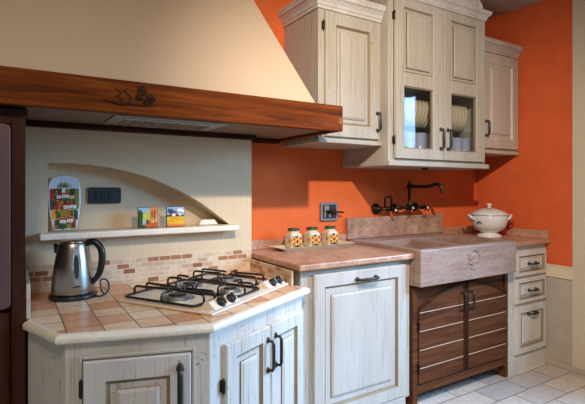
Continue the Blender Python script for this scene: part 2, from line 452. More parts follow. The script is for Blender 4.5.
finish('rear_trim', b, 'darkwood', hood)
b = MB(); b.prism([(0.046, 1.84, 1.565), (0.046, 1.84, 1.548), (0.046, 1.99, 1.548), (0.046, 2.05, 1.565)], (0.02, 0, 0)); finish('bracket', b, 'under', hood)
b = MB()
b.prism([(0.355, 1.935, 1.5655), (0.85, 1.935, 1.5655), (0.85, 2.21, 1.5655), (0.355, 2.21, 1.5655)], (0, 0, -.006), bev=.002)
b.box(0.40, 0.82, 1.955, 1.985, 1.553, 1.560, .002)
for k in range(9): b.box(0.41+k*.044, 0.445+k*.044, 2.03, 2.17, 1.556, 1.560, .001, mi=1)
b.box(0.52, 0.56, 1.99, 2.005, 1.553, 1.560, mi=1); b.box(0.70, 0.72, 1.99, 2.005, 1.553, 1.560, mi=1)
o = finish('extractor_panel', b, ['steel', 'under'], hood); o['label'] = 'silver extractor panel under the hood'

# ------------------------------------------------------------------ tall oven unit
tall = thing('tall_oven_cabinet', 'tall dark walnut unit with built-in oven beside hob worktop', 'cabinet', (-0.3, 2.1, 0))
b = MB(); ox0, ox1, oz0, oz1 = -0.58, 0.002, 0.85, 1.495
TF, TX = 1.862, 0.044
b.box(-0.655, ox0, TF, CY-.002, 0, 1.546); b.box(ox1, TX, TF, CY-.002, 0, 1.546, .002)
b.box(ox0, ox1, TF, CY-.002, oz1, 1.546); b.box(ox0, ox1, TF+.03, CY-.002, 0, oz0-.003); b.box(ox0, ox1, CY-.03, CY-.002, oz0, oz1)
finish('carcass', b, 'walnut', tall)
b = MB(); b.box(-0.655, TX+.008, TF-.012, TF+.03, 1.522, 1.546, .004); finish('top_moulding', b, 'darkwood', tall)
X = face(0, TF+.03)
d = panel_door(tall, X, ox0+.004, ox1-.003, 0.11, oz0-.012, 0.07, .03, ('walnut', 'darkwood', 'walnut'))
pull(d, X, -0.29, 0.78, 0.12, True)
ov = thing('built_in_oven', 'built-in oven with rounded purplish steel frame in walnut unit', 'oven', (-0.289, 2.0, 0.85))
b = MB(); b.box(ox0+.004, ox1-.004, TF+.002, CY-.05, oz0+.004, oz1-.004); finish('oven_body', b, 'black', ov)
def rrect(x0, x1, z0, z1, r, y, n=5):
    p = []
    for cx, cz, a0 in ((x1-r, z0+r, -PI/2), (x1-r, z1-r, 0), (x0+r, z1-r, PI/2), (x0+r, z0+r, PI)):
        for k in range(n+1):
            a = a0 + k*PI/2/n; p.append((cx+r*math.cos(a), y, cz+r*math.sin(a)))
    return p
b = MB(); b.prism(rrect(ox0+.004, ox1-.002, oz0+.004, oz1-.004, .02, TF-.014), (0, .015, 0), bev=.003)
fr = finish('door_frame', b, 'oven', ov)
b = MB(); b.prism(rrect(ox0+.05, ox1-.035, oz0+.05, oz1-.05, .015, TF-.018), (0, .004, 0)); finish('glass_panel', b, 'ovenglass', fr)
b = MB(); b.tube([(ox1-.05, TF-.018, 1.40), (ox1-.05, TF-.045, 1.38), (ox1-.05, TF-.05, 1.15), (ox1-.05, TF-.045, .94), (ox1-.05, TF-.018, .92)], .008, 8); finish('handle', b, 'black', fr)

# ------------------------------------------------------------------ corner base unit under the hob
A_, B_, C_ = (0.150, 1.640), (0.589, 1.502), (1.160, 1.795)
base = thing('corner_base_cabinet', 'angled whitewashed base cabinet with three doors under the hob', 'cabinet', (0.6, 1.95, 0))
b = MB(); b.prism([(0.052, 1.868, 0), (A_[0], A_[1], 0), (B_[0], B_[1], 0), (C_[0], C_[1], 0), (1.160, CY-.002, 0), (0.052, CY-.002, 0)], (0, 0, 0.769))
finish('carcass', b, 'white', base)
X1 = face(*A_, *B_); X2 = face(*B_, *C_)
b = MB()
for x0, x1, z0, z1 in ((.040, .052, .1, .724), (.400, .412, .1, .724), (.052, .400, .712, .724)): b.box(x0, x1, -.014, -.0005, z0, z1, .003, X=X1)
o = finish('door_surround', b, 'glaze_light', base)
d = panel_door(base, X1, .056, .396, .11, .708, .072, .03); pull(d, X1, .36, .585, .15, r=.0085, out=.026); hinge(d, X1, .048, .62, .055)
d = panel_door(base, X2, .068, .350, .11, .705, .06, .03); pull(d, X2, .326, .590, .118, r=.0062); hinge(d, X2, .058, .56)
d = panel_door(base, X2, .356, .622, .11, .705, .06, .03); pull(d, X2, .383, .594, .118, r=.0062)

# worktop: tiles and edging
top = thing('tiled_worktop', 'angled terracotta tile worktop with cream rounded edging around hob', 'worktop', (0.6, 1.95, 0.7695))
P0, P1, P2, P3 = (0.030, 1.855), (0.128, 1.632), (0.592, 1.487), (1.190, 1.797)
pth = [P0, P1, P2, P3]
b = MB(); b.sweep([(0.046, 1.863), P1, P2, P3, (1.166, 1.858)], [(-0.012, .770), (0.002, .7695), (0.008, .772), (0.0115, .778), (0.012, .787), (0.009, .794), (0.004, .798), (-.003, .8003), (-.012, .8003)])
finish('edging', b, 'nosing', top)
b = MB(); b.prism([(0.052, 1.868, .7705), (0.137, 1.6415, .7705), (0.592, 1.4995, .7705), (1.162, 1.795, .7705), (1.162, CY-.003, .7705), (0.052, CY-.003, .7705)], (0, 0, .0295))
finish('tile_field', b, 'ctile', top)
b = MB(); b.box(0.064, XR-.012, CY-.012, CY-.001, .8005, .926, .002)
tag(finish('mosaic_backsplash', b, 'mosaic'), 'low splashback of small brown and cream bricks behind the hob', 'backsplash')
b = MB(); b.box(0.0455, 0.060, 1.885, CY-.0015, .8005, .926, .002)
tag(finish('mosaic_upstand', b, 'mosaic_side'), 'narrow tiled upstand against the walnut oven unit', 'backsplash')
b = MB(); b.box(1.1525, 1.1635, 1.875, CY-.013, .8005, .868, .001)
tag(finish('mosaic_upstand', b, 'mosaic_side'), 'brown tiled upstand between hob worktop and granite worktop', 'backsplash')

# ------------------------------------------------------------------ hob
HA = math.atan2(.522, .853)
HOX = Matrix.Translation((0.626, 1.570, 0)) @ Matrix.Rotation(HA, 4, 'Z')
hob = thing('gas_hob', 'cream enamel four burner gas hob set in the tiled worktop', 'hob', (0.759, 1.936, 0.80), HA)
b = MB(); b.box(0, .608, 0, .485, .8012, .811, .004, X=HOX, seg=2); b.box(.02, .588, .02, .465, .811, .813, .001, X=HOX); finish('hob_plate', b, 'enamel', hob)
for u0, u1 in ((.035, .205), (.445, .600)):
    b = MB(); b.prism([(u0, .012, .812), (u0, .085, .812), (u0, .065, .838), (u0, .044, .840)], (u1-u0, 0, 0), X=HOX, bev=.003)
    finish('control_panel', b, 'enamel', hob)
KN = [.092, .158, .498, .556]
for u in KN:
    b = MB(); T = HOX @ Matrix.Translation((u, .029, .829)) @ Matrix.Rotation(0.85, 4, 'X')
    b.lathe([(.0, 0), (.021, 0), (.021, .004), (.017, .006), (.016, .016), (.014, .018), (0, .018)], (0, 0, 0), 16)
    b.box(-.004, .004, -.018, .018, .017, .025, .002)
    bmesh.ops.transform(b.bm, matrix=T, verts=b.bm.verts)
    k = finish('knob', b, 'plastic', hob); k['label'] = 'black knob'
BUR = [(.114, .262, .056), (.318, .368, .046), (.314, .140, .040), (.504, .285, .046)]
for u, v, r in BUR:
    c = HOX @ Vector((u, v, .8125))
    b = MB(); b.lathe([(0, 0), (r*1.25, 0), (r*1.25, .003), (r*1.1, .005), (r*1.05, .014), (r*.95, .016), (0, .016)], c, 24)
    bu = finish('burner', b, 'steel', hob); bu['label'] = 'grey metal burner ring'
    b = MB(); b.lathe([(0, .0165), (r*.66, .0165), (r*.66, .020), (r*.5, .0225), (0, .0225)], c, 24); finish('burner_cap', b, 'black', bu)
def grate(label, zone, burs):
    """cast pan support: a low rounded frame with raised fingers running in to each burner"""
    u0, u1, v0, v1 = zone; zt, zl = .853, .8205; rb = .0052
    H3 = lambda u, v, z: HOX @ Vector((u, v, z))
    g = thing('pan_support', label, 'pan support', H3((u0+u1)/2, (v0+v1)/2, .8132), HA)
    b = MB(); b.tube([H3(x, z, zl) for x, _, z in rrect(u0, u1, v0, v1, .02, 0, 4)], rb, 8, closed=True); finish('frame', b, 'black', g)
    b = MB()
    def finger(p, q):
        p, q = Vector(p), Vector(q); d = (q-p).normalized()
        pts = [(p, zl), (p, zt-.012), (p+d*.004, zt-.004), (p+d*.013, zt), (q, zt), (q+d*.004, zt-.003)]
        b.tube([H3(w_.x, w_.y, z) for w_, z in pts], rb, 8)
    for (bu_, bv_, r), sides in burs:
        k = .034
        if 'b' in sides:
            for o in (-k, k): finger((bu_+o, v1), (bu_+o*.7, bv_+.03))
        if 'f' in sides:
            for o in (-k, k): finger((bu_+o, v0), (bu_+o*.7, bv_-.03))
        if 'l' in sides: finger((u0, bv_), (bu_-.036, bv_))
        if 'r' in sides: finger((u1, bv_), (bu_+.036, bv_))
    if len(burs) == 2:
        m = (burs[0][0][1]+burs[1][0][1])/2
        b.tube([H3(u0, m, zl), H3(u0, m, zt-.012), H3(u0+.012, m, zt), H3(u1-.012, m, zt), H3(u1, m, zt-.012), H3(u1, m, zl)], rb, 8)
        for (bu_, bv_, r) in (burs[0][0], burs[1][0]):
            e = .03 if bv_ < m else -.03
            b.tube([H3(bu_, m, zt), H3(bu_, bv_+e, zt)], rb, 8)
    finish('fingers', b, 'black', g)
grate('black iron pan support on the wide burner at the kettle end of hob', (.020, .212, .100, .468), [(BUR[0], 'bflr')])
grate('black iron pan support across the two middle burners of the hob', (.226, .408, .040, .468), [(BUR[1], 'blr'), (BUR[2], 'flr')])
grate('black iron pan support on the burner closest to the granite worktop', (.422, .588, .100, .468), [(BUR[3], 'bflr')])

# ------------------------------------------------------------------ kettle
KX, KY = 0.229, 2.170
R_ = Vector((.8508, -.5255, 0)); F_ = Vector((.5255, .8508, 0))
ket = thing('kettle', 'brushed steel jug kettle with black handle on its power base', 'kettle', (KX, KY, .80))
kc = Vector((KX, KY, .8005))
b = MB(); b.lathe([(0, 0), (.093, 0), (.096, .006), (.095, .016), (.086, .020), (0, .020)], kc, 32); finish('power_base', b, 'plastic', ket)
b = MB(); b.lathe([(0, .021), (.084, .021), (.086, .026), (.085, .05), (.080, .10), (.072, .16), (.063, .21), (.059, .232), (.056, .236), (0, .236)], kc, 40)
u = -R_
b.prism([kc + u*.050 + F_*.024 + Vector((0, 0, .232)), kc + u*.050 - F_*.024 + Vector((0, 0, .232)), kc + u*.086 + Vector((0, 0, .234)), ], (u.x*-.004, u.y*-.004, -.045))
bd = finish('jug', b, 'brushed', ket)
b = MB(); b.lathe([(0, .2362), (.054, .2362), (.052, .242), (.03, .247), (0, .248)], kc, 24); finish('lid', b, 'brushed', ket)
b = MB(); H_ = lambda o, z: kc + R_*o + Vector((0, 0, z))
b.tube([H_(.05, .226), H_(.075, .238), H_(.100, .233), H_(.120, .206), H_(.125, .17), H_(.120, .13), H_(.108, .095), H_(.084, .065), H_(.08, .06)], [.013, .014, .0145, .015, .015, .0145, .013, .011, .009], 10, smooth=4)
finish('handle', b, 'plastic', ket)
b = MB(); dv = Vector((.06, -1, 0)).normalized(); sd = Vector((-dv.y, dv.x, 0))
def oval(a_, c_, push):
    pts = []
    for k in range(20):
        an = 2*PI*k/20; z = .14 + c_*math.sin(an); s_ = a_*math.cos(an)
        rr = .0865 - .118*max(0, z-.03) + push
        rr2 = math.sqrt(max(rr*rr - s_*s_, 0))
        pts.append(kc + dv*rr2 + sd*s_ + Vector((0, 0, z)))
    return pts
b.prism(oval(.019, .070, .0015), -dv*.006); wr = finish('water_window', b, 'chrome', bd)
b = MB(); b.prism(oval(.010, .050, .003), -dv*.006); finish('gauge_glass', b, 'socket', wr)
b = MB(); p0 = kc + dv*.0868 + Vector((0, 0, .0555)); b.prism([p0 - sd*.016, p0 + sd*.016, p0 + sd*.016 + Vector((0, 0, .005)), p0 - sd*.016 + Vector((0, 0, .005))], -dv*.004); finish('maker_mark', b, 'iron', bd)
b = MB()
b.tube([kc + R_*.085 + Vector((0, 0, .010)), kc + R_*.115 - F_*.01 + Vector((0, 0, .006)), kc + R_*.135 + F_*.015 + Vector((0, 0, .012)), kc + R_*.137 + F_*.045 + Vector((0, 0, .035)), kc + R_*.118 + F_*.06 + Vector((0, 0, .062)), kc + R_*.09 + F_*.066 + Vector((0, 0, .058)), kc + R_*.10 + F_*.055 + Vector((0, 0, .012)), kc + R_*.13 + F_*.03 + Vector((0, 0, .005))], .0035, 6, smooth=6)
finish('power_cord', b, 'plastic', ket)

# ------------------------------------------------------------------ niche things
pl = thing('painted_dish', 'oval white ceramic dish painted with a hillside village in niche', 'dish', (0.216, 2.385, 1.0695))
TILT = Matrix.Translation((0.216, 2.378, 1.0725)) @ Matrix.Rotation(-0.13, 4, 'X')
def dish_pts(k, y):
    prof = [(.045, .0), (.05, .004), (.055, .03), (.062, .07), (.067, .11), (.069, .15), (.069, .19), (.066, .22), (.056, .242), (.034, .254), (0, .258)]
    r = [(x, z) for x, z in prof]
    pts = [(x, z) for x, z in r] + [(-x, z) for x, z in r[-2::-1]]
    return [(x*k, y, .125 + (z-.125)*k) for x, z in pts]
b = MB(); b.prism(dish_pts(1.0, -.004), (0, .012, 0), X=TILT, bev=.003); rim = finish('dish_body', b, 'bluewhite', pl)
b = MB()
def dq(x0, x1, z0, z1, mi, dy=0.0, slope=0.0): b.prism([(x0, -.0055-dy, z0), (x1, -.0055-dy, z0+slope), (x1, -.0055-dy, z1+slope), (x0, -.0055-dy, z1)], (0, .002, 0), mi, X=TILT)
dm = ['olive', 'dkgreen', 'yellow', 'rust', 'wht', 'red', 'green', 'brownc']
rnd = random.Random(4)
for (zb, zt, w) in ((.006, .05, .046), (.05, .095, .055), (.095, .14, .061), (.14, .195, .061)):
    n = 7
    for i in range(n):
        x0 = -w + 2*w*i/n; dq(x0, x0+2*w/n, zb, zt, rnd.choice([0, 1, 2, 3, 0, 1, 6, 1, 5]), 0, rnd.uniform(-.004, .006))
for i in range(70):
    z = rnd.uniform(.02, .19); w = .042 + .014*(z/.19); x = rnd.uniform(-w, w-.012)
    dq(x, x+rnd.uniform(.004, .011), z, z+rnd.uniform(.004, .011), rnd.choice([0, 1, 2, 3, 6, 7, 1]), .0012)
for (x, z, w) in ((-.022, .033, .024), (.008, .036, .026), (-.006, .10, .022), (.018, .102, .03), (-.034, .148, .02), (-.012, .152, .03), (.02, .146, .022)):
    dq(x, x+w, z, z+.015, 4, .002); b.prism([(x-.002, -.009, z+.015), (x+w+.002, -.009, z+.015), (x+w-.004, -.009, z+.023), (x+.004, -.009, z+.023)], (0, .002, 0), 5, X=TILT)
    for k in range(2): dq(x+.005+k*.009, x+.008+k*.009, z+.003, z+.009, 1, .0035)
dq(-.012, .002, .16, .198, 4, .0022)
for x, z in ((-.03, .06), (-.022, .062), (.03, .065), (-.04, .118), (.04, .125), (.032, .012), (-.036, .02), (.028, .165)):
    b.prism([(x-.004, -.0095, z), (x+.004, -.0095, z), (x, -.0095, z+.03)], (0, .002, 0), 1, X=TILT)
for k in range(9):
    a = PI*(k+.0)/8; b.tube([TILT @ Vector((.0, -.006, .202)), TILT @ Vector((.032*math.cos(a), -.006, .202+.024*math.sin(a)))], .0016, 4, 0)
o = finish('village_painting', b, dm, rim); o['label'] = 'painted village with white houses, red roofs and cypresses'

so = thing('wall_socket', 'dark slate wall socket plate on the niche back', 'socket', (0.389, 2.43, 1.20))
b = MB(); b.prism(rrect(0.322, 0.477, 1.192, 1.273, .012, NB-.011), (0, .0105, 0), bev=.003); finish('cover_plate', b, 'socket', so)
for k in range(3):
    x = .349+k*.033
    b = MB(); b.box(x, x+.031, NB-.0145, NB-.0112, 1.210, 1.255, .0015)
    md = finish('module', b, 'socket', so)
    b = MB()
    if k == 0: b.box(x+.008, x+.023, NB-.018, NB-.0148, 1.216, 1.249, .001)
    else:
        for dz in (-.010, 0, .010): b.lathe([(0, 0), (.0035, 0), (.0035, .0012), (0, .0012)], (x+.0155, NB-.0147, 1.2325+dz), 8, X=Matrix.Rotation(PI/2, 4, 'X'))
    finish('rocker' if k == 0 else 'pin_holes', b, 'iron' if k == 0 else 'black', md)
def picture_tile(x, label, shapes, mats):
    w, h = .097, .104
    p = thing('picture_tile', label, 'picture tile', (x+w/2, 2.345, 1.0695))
    T = Matrix.Translation((x, 2.335, 1.070)) @ Matrix.Rotation(-.10, 4, 'X')
    b = MB(); b.box(0, w, 0, .010, 0, h, .0015, X=T); body = finish('tile_body', b, 'darkwood', p)
    b = MB()
    for i, (pts, mi) in enumerate(shapes):
        b.prism([(u*w, -.0008-.0003*i, v*h) for u, v in pts], (0, .001, 0), mi, X=T)
    finish('painted_scene', b, mats, body)
R4 = lambda a, c, bb, d: [(a, bb), (c, bb), (c, d), (a, d)]
picture_tile(.540, 'small square tile painted with a sunny street on the ledge', [
    (R4(.02, .98, .02, .98), 0), ([(.02, .3), (.6, .25), (.62, .75), (.4, .8), (.02, .6)], 1), ([(.02, .1), (.2, .1), (.25, .7), (.12, .9), (.02, .8)], 2),
    (R4(.6, .98, .2, .98), 3), (R4(.68, .74, .5, .8), 4), (R4(.82, .88, .45, .85), 4), (R4(.9, .95, .3, .6), 6), ([(.3, .02), (.98, .02), (.98, .22), (.62, .3), (.4, .25)], 5), (R4(.42, .54, .2, .38), 4), ([(.02, .02), (.4, .02), (.3, .14), (.02, .14)], 2),
    (R4(.25, .45, .5, .6), 6), (R4(.66, .8, .24, .34), 6)],
    ['sky', 'lime', 'green', 'orangep', 'brownc', 'rust', 'sand'])
picture_tile(.682, 'small square tile painted with a yellow field under blue sky', [
    (R4(.02, .98, .02, .98), 0), ([(.05, .7), (.4, .62), (.5, .75), (.3, .88), (.08, .9)], 1), ([(.55, .8), (.95, .7), (.95, .84), (.7, .92)], 4), (R4(.02, .98, .02, .52), 2), ([(.02, .5), (.98, .5), (.9, .58), (.5, .6), (.02, .58)], 3),
    (R4(.2, .27, .52, .78), 3), (R4(.3, .48, .52, .64), 4), ([(.28, .64), (.5, .64), (.39, .74)], 5), (R4(.5, .56, .52, .8), 5), ([(.02, .02), (.98, .02), (.98, .12), (.02, .16)], 6), (R4(.66, .8, .55, .63), 4),
    (R4(.1, .4, .25, .29), 6), (R4(.5, .9, .33, .36), 6), (R4(.2, .6, .4, .43), 6)],
    ['sky', 'navy', 'gold', 'dkgreen', 'wht', 'red', 'orangep'])
b = MB(); b.prism([(.865, 2.36, 1.0695), (.975, 2.36, 1.0695), (.955, 2.36, 1.097), (.878, 2.36, 1.097)], (0, .045, 0), bev=.003)
tag(finish('pale_box', b, 'nosing'), 'small pale low box tucked under the tapering end of the arch', 'box')

# ------------------------------------------------------------------ dishwasher cabinet + granite worktop
dw = thing('dishwasher_cabinet', 'whitewashed cabinet with one wide panelled door under the granite worktop', 'cabinet', (1.54, 2.1, 0))
WF = 1.862
b = MB(); b.box(1.196, 1.9315, WF, BY-.002, .085, .871); b.box(1.20, 1.9315, WF+.04, BY-.002, 0, .0845); finish('carcass', b, 'white_warm', dw)
X = face(0, WF)
d = panel_door(dw, X, 1.262, 1.888, .105, .842, .068, .042, ('white_dimmed', 'glaze', 'glaze_light')); pull(d, X, 1.595, .795, .125, True, r=.0072)
b = MB(); b.box(1.262, 1.888, WF-.016, WF-.0005, .03, .10, .003); finish('plinth', b, 'white_dimmed', dw)
def granite_slab(b, x0, x1, y0, y1, z0, z1): b.box(x0, x1, y0, y1, z0, z1, .006, seg=2)
wt = thing('granite_worktop', 'pinkish brown granite worktop holding the sunflower jars', 'worktop', (1.54, 2.13, .872))
b = MB(); granite_slab(b, 1.166, 1.930, 1.82, BY-.003, .872, .902); finish('slab', b, 'granite', wt)
b = MB(); b.box(1.1665, 1.929, BY-.022, BY-.003, .9025, .958, .002); finish('upstand', b, 'granite', wt)
b = MB(); b.box(1.93, 2.875, BY-.035, BY-.002, .9225, 1.068, .003)
tag(finish('stone_splashback', b, 'granite_dark'), 'mottled stone splashback slab standing behind the sink', 'backsplash')

# ------------------------------------------------------------------ sink
sk = thing('stone_sink', 'double bowl rosy stone apron sink with carved emblem', 'sink', (2.375, 2.1, .715))
b = MB(); SX0, SX1, SY0, SY1, SZ0, SZ1 = 1.934, 2.832, 1.778, BY-.037, .716, .922
BY0, BY1 = 1.832, 2.24
b.box(SX0, SX1, SY0, BY0, SZ0, SZ1, .005, seg=2)
b.box(SX0, SX1, BY1, SY1, SZ0, SZ1, .004)
b.box(SX0, 1.972, BY0, BY1, SZ0, SZ1); b.box(2.345, 2.395, BY0, BY1, SZ0, SZ1-.004); b.box(2.782, SX1, BY0, BY1, SZ0, SZ1)
b.box(1.972, 2.345, BY0, BY1, SZ0, SZ0+.03); b.box(2.395, 2.782, BY0, BY1, SZ0, SZ0+.03)
body = finish('basin', b, 'sinkstone', sk)
for x in (2.158, 2.588):
    b = MB(); b.lathe([(0, 0), (.04, 0), (.042, .003), (.03, .004), (.028, .002), (0, .002)], (x, 2.04, SZ0+.0305), 20); o = finish('drain', b, 'chrome', sk); o['label'] = 'round chrome drain'
b = MB(); ec = (2.388, SY0-.001, .838)
b.tube([(ec[0]+.062*math.cos(a), ec[1], ec[2]+.058*math.sin(a)) for a in [math.radians(150 - 12*k) for k in range(24)]], [.0045]*24, 6)
for (u0, w0, u1, w1) in ((-.052, .0, .03, .04), (-.03, -.03, .045, .0), (-.045, .018, .0, .045), (-.052, -.018, -.005, -.04), (-.02, .0, .02, .012), (0, -.02, .04, -.022), (-.02, .015, .035, .028), (-.035, -.005, -.005, .012)):
    m = ((u0+u1)/2, (w0+w1)/2+.006)
    b.tube([(ec[0]+u0, ec[1], ec[2]+w0), (ec[0]+m[0], ec[1]-.001, ec[2]+m[1]), (ec[0]+u1, ec[1], ec[2]+w1)], [.003, .006, .003], 6)
o = finish('carved_emblem', b, 'sinkstone', body); o['label'] = 'round leaf emblem carved in the stone apron'

# brown sink cabinet
bc = thing('sink_cabinet', 'brown plank cabinet with arched double doors under the stone sink', 'cabinet', (2.39, 2.1, 0))
BF = 1.872
b = MB()
b.box(1.946, 1.985, BF-.024, BF+.03, 0, .7145, .002); b.box(2.815, 2.846, BF-.024, BF+.03, 0, .7145, .002)
b.box(1.9855, 2.8145, BF-.006, BF+.02, .1325, .7145); b.box(1.9855, 2.8145, BF-.022, BF+.02, .085, .132, .002)
b.box(1.946, 2.846, BY-.06, BY-.04, 0, .7145); b.box(1.946, 1.962, BF+.031, BY-.061, .06, .7145); b.box(2.828, 2.846, BF+.031, BY-.061, .06, .7145); b.box(1.963, 2.827, BF+.021, BY-.061, .085, .12)
finish('frame', b, 'plank', bc)
def arch_z(x): return .568 + .112*(1-((x-2.402)/.42)**2)
for x0, x1, hx in ((1.992, 2.396, 2.362), (2.408, 2.810, 2.442)):
    n = 14; xs = [x0+(x1-x0)*k/n for k in range(n+1)]
    b = MB(); b.prism([(x0, BF-.030, .143), (x1, BF-.030, .143)] + [(x, BF-.030, arch_z(x)) for x in reversed(xs)], (0, .022, 0))
    dr = finish('door', b, 'plank', bc)
    e = MB(); e.tube([(x, BF-.032, arch_z(x)-.002) for x in xs], .005, 6); o = finish('arched_edge', e, 'darkwood', dr)
    e = MB(); s_ = (x1 if x0 < 2.2 else x0); sg = -1 if x0 < 2.2 else 1
    e.box(min(s_, s_+sg*.016), max(s_, s_+sg*.016), BF-.036, BF-.0302, .143, arch_z(s_)-.004, .002); finish('meeting_stile', e, 'darkwood', dr)
    e = MB()
    for z in (.232, .337, .445, .552): e.box(x0+.004, x1-.018 if x0 < 2.2 else x1-.004, BF-.0312, BF-.0295, z-.0016, z+.0016) if x0 < 2.2 else e.box(x0+.018, x1-.004, BF-.0312, BF-.0295, z-.0016, z+.0016)
    o = finish('plank_seams', e, plain('pale seam filler', (206, 178, 156), 0.6), dr); o['label'] = 'pale seams between the planks'
    XX = face(0, BF-.010)
    pull(dr, XX, hx, .575, .105, r=.0055, mat='iron')
    if x0 < 2.2:
        for z in (.24, .48): hinge(dr, face(0, BF-.018), x0-.004, z, .05)

# ------------------------------------------------------------------ drawer unit
du = thing('drawer_cabinet', 'narrow whitewashed drawer cabinet standing against the orange end wall', 'cabinet', (3.08, 2.1, 0))
b = MB(); b.box(2.850, RX-.003, WF, BY-.002, .10, .871); b.box(2.856, RX-.003, WF-.008, BY-.002, 0, .0995); finish('carcass', b, 'white', du)
X = face(0, WF)
for z0, z1, nm, fw, hz in ((.660, .826, 'drawer', .030, .743), (.474, .642, 'drawer', .030, .558), (.128, .448, 'door', .045, .395)):
    b = MB()
    d = panel_door(du, X, 2.935, 3.298, z0, z1, fw, .022, name=nm)
    pull(d, X, 3.115, hz, .085, True, r=.0068, out=.028)
gw = thing('granite_worktop', 'pinkish granite worktop end piece under the tureen', 'worktop', (3.08, 2.13, .872))
b = MB(); granite_slab(b, 2.835, RX-.003, 1.825, BY-.003, .872, .902); finish('slab', b, 'granite', gw)
b = MB(); b.box(2.878, RX-.0245, BY-.022, BY-.003, .9025, .958, .002); b.box(RX-.024, RX-.003, 1.835, BY-.003, .9025, .962, .002); finish('upstand', b, 'granite', gw)

# ------------------------------------------------------------------ upper cabinets
UF = 2.080
U1 = thing('wall_cabinet', 'cream washed wall cabinet with one tall panelled door beside the hood', 'cabinet', (1.68, 2.26, 1.525))
b = MB(); b.box(1.452, 1.9135, UF, BY-.002, 1.552, 2.272); carc = finish('carcass', b, 'white_warm', U1)
b = MB(); b.box(1.446, 1.9155, UF-.014, BY-.002, 1.525, 1.5515, .003); finish('base_board', b, 'white_warm', U1)
crown(U1, [(1.452, BY-.002), (1.452, UF), (1.9135, UF)], 2.272, 1.0)
X = face(0, UF)
d = panel_door(U1, X, 1.490, 1.885, 1.560, 2.262, .075, .032, ('white_warm', 'glaze', 'glaze_light')); pull(d, X, 1.868, 1.665, .10, r=.0062)
hinge(d, X, 1.481, 2.18, .05); hinge(d, X, 1.481, 1.63, .05)

U3 = thing('wall_cabinet', 'small washed wall cabinet against the orange end wall', 'cabinet', (3.08, 2.26, 1.525))
b = MB(); b.box(2.842, RX-.003, UF, BY-.002, 1.545, 2.262); finish('carcass', b, 'white_end', U3)
b = MB(); b.box(2.842, RX-.003, UF-.012, BY-.002, 1.522, 1.5445, .003); finish('base_board', b, 'white_end', U3)
crown(U3, [(2.842, UF), (RX-.003, UF)], 2.262, .95, 'white_end')
d = panel_door(U3, X, 2.870, 3.300, 1.560, 2.250, .075, .03, ('white_end', 'glaze_light', 'glaze_light')); pull(d, X, 2.905, 1.70, .10, r=.0062)

GF = 2.018
U2 = thing('wall_cabinet', 'tall glazed wall cabinet with plates inside over the sink', 'cabinet', (2.375, 2.23, 1.405))
b = MB()
b.box(1.9165, 1.942, GF, BY-.002, 1.435, 2.44); b.box(2.812, 2.836, GF, BY-.002, 1.435, 2.44)
b.box(1.9425, 2.8115, BY-.016, BY-.002, 1.435, 2.44); b.box(1.9425, 2.8115, GF, BY-.0165, 2.42, 2.44); b.box(1.9425, 2.8115, GF, BY-.0165, 1.435, 1.455)
b.box(1.9425, 2.8115, GF+.025, BY-.0165, 1.925, 1.945)
b.box(1.9425, 1.96, GF, GF+.02, 1.4555, 2.4195); b.box(2.37, 2.405, GF, GF+.02, 1.4555, 2.4195); b.box(2.80, 2.8115, GF, GF+.02, 1.4555, 2.4195)
finish('carcass', b, 'white_warm', U2)
b = MB(); b.box(1.908, 2.856, GF-.022, BY-.002, 1.404, 1.4345, .005, seg=2); bb = finish('base_board', b, 'white_warm', U2)
b = MB(); b.lathe([(0, -.014), (.018, -.014), (.02, -.010), (.02, 0), (0, 0)], (2.36, 2.13, 1.4038), 14); o = finish('spot_lamp', b, 'iron', bb); o['label'] = 'tiny dark spot lamp under the cabinet'
crown(U2, [(1.9165, BY-.002), (1.9165, GF), (2.836, GF), (2.836, BY-.002)], 2.44, .72)
b = MB(); n = 24; pts = []
for k in range(n+1):
    a = PI*k/n; pts.append((2.376+.405*math.cos(a), GF-.012, 2.505+.13*math.sin(a)))
b.prism(pts, (0, .03, 0)); b.tube([(x, GF-.016, z+.002) for x, _, z in pts], .010, 8); finish('curved_pediment', b, 'white', U2)
b = MB(); b.box(1.9435, 2.8105, GF+.05, BY-.018, 1.655, 1.662); o = finish('glass_shelf', b, 'glass', U2)
X = face(0, GF)
for x0, x1, hx, hs in ((1.962, 2.384, 2.352, 1.956), (2.392, 2.806, 2.420, None)):
    za, zb = 1.450, 2.420
    w0, w1 = x0+.068, x1-.098
    if hs is None: w0, w1 = x0+.068, x1-.088
    b = MB(); th = -.022
    for r in ((x0, w0, za, zb), (w1, x1, za, zb), (w0, w1, za, 1.512), (w0, w1, 1.892, 1.975), (w0, w1, 2.37, zb)):
        b.box(r[0], r[1], th, -.0005, r[2], r[3], .002, X=X)
    b.rings(w0-.004, w1+.004, 1.971, 2.374, [(0, -.001, 1), (0, th+.002, 1), (.012, th+.010, 1), (.014, th+.011, 1), (.04, th+.011, 0)], X=X)
    for r in ((w0, w0+.007, 1.512, 1.892), (w1-.007, w1, 1.512, 1.892), (w0+.007, w1-.007, 1.512, 1.519), (w0+.007, w1-.007, 1.885, 1.892)):
        b.box(r[0], r[1], th+.007, -.0005, r[2], r[3], X=X, mi=1)
    d = finish('door', b, ['white_warm', 'glaze', 'glaze_light'], U2)
    p = MB(); p.rings(w0+.024, w1-.024, 1.999, 2.346, [(0, th+.0105, 1), (.003, th+.0105, 1), (.0035, th+.005, 1), (.012, th+.002, 0), (.014, th+.001, 0)], X=X); finish('raised_panel', p, ['white_warm', 'glaze', 'glaze_light'], d)
    g = MB(); g.box(w0+.0072, w1-.0072, -.011, -.007, 1.5192, 1.8848, X=X); finish('glass_pane', g, 'glass', d)
    pull(d, X, hx, 1.585, .12, r=.0064)
    if hs:
        for z in (1.56, 2.31): hinge(d, X, hs, z, .05)

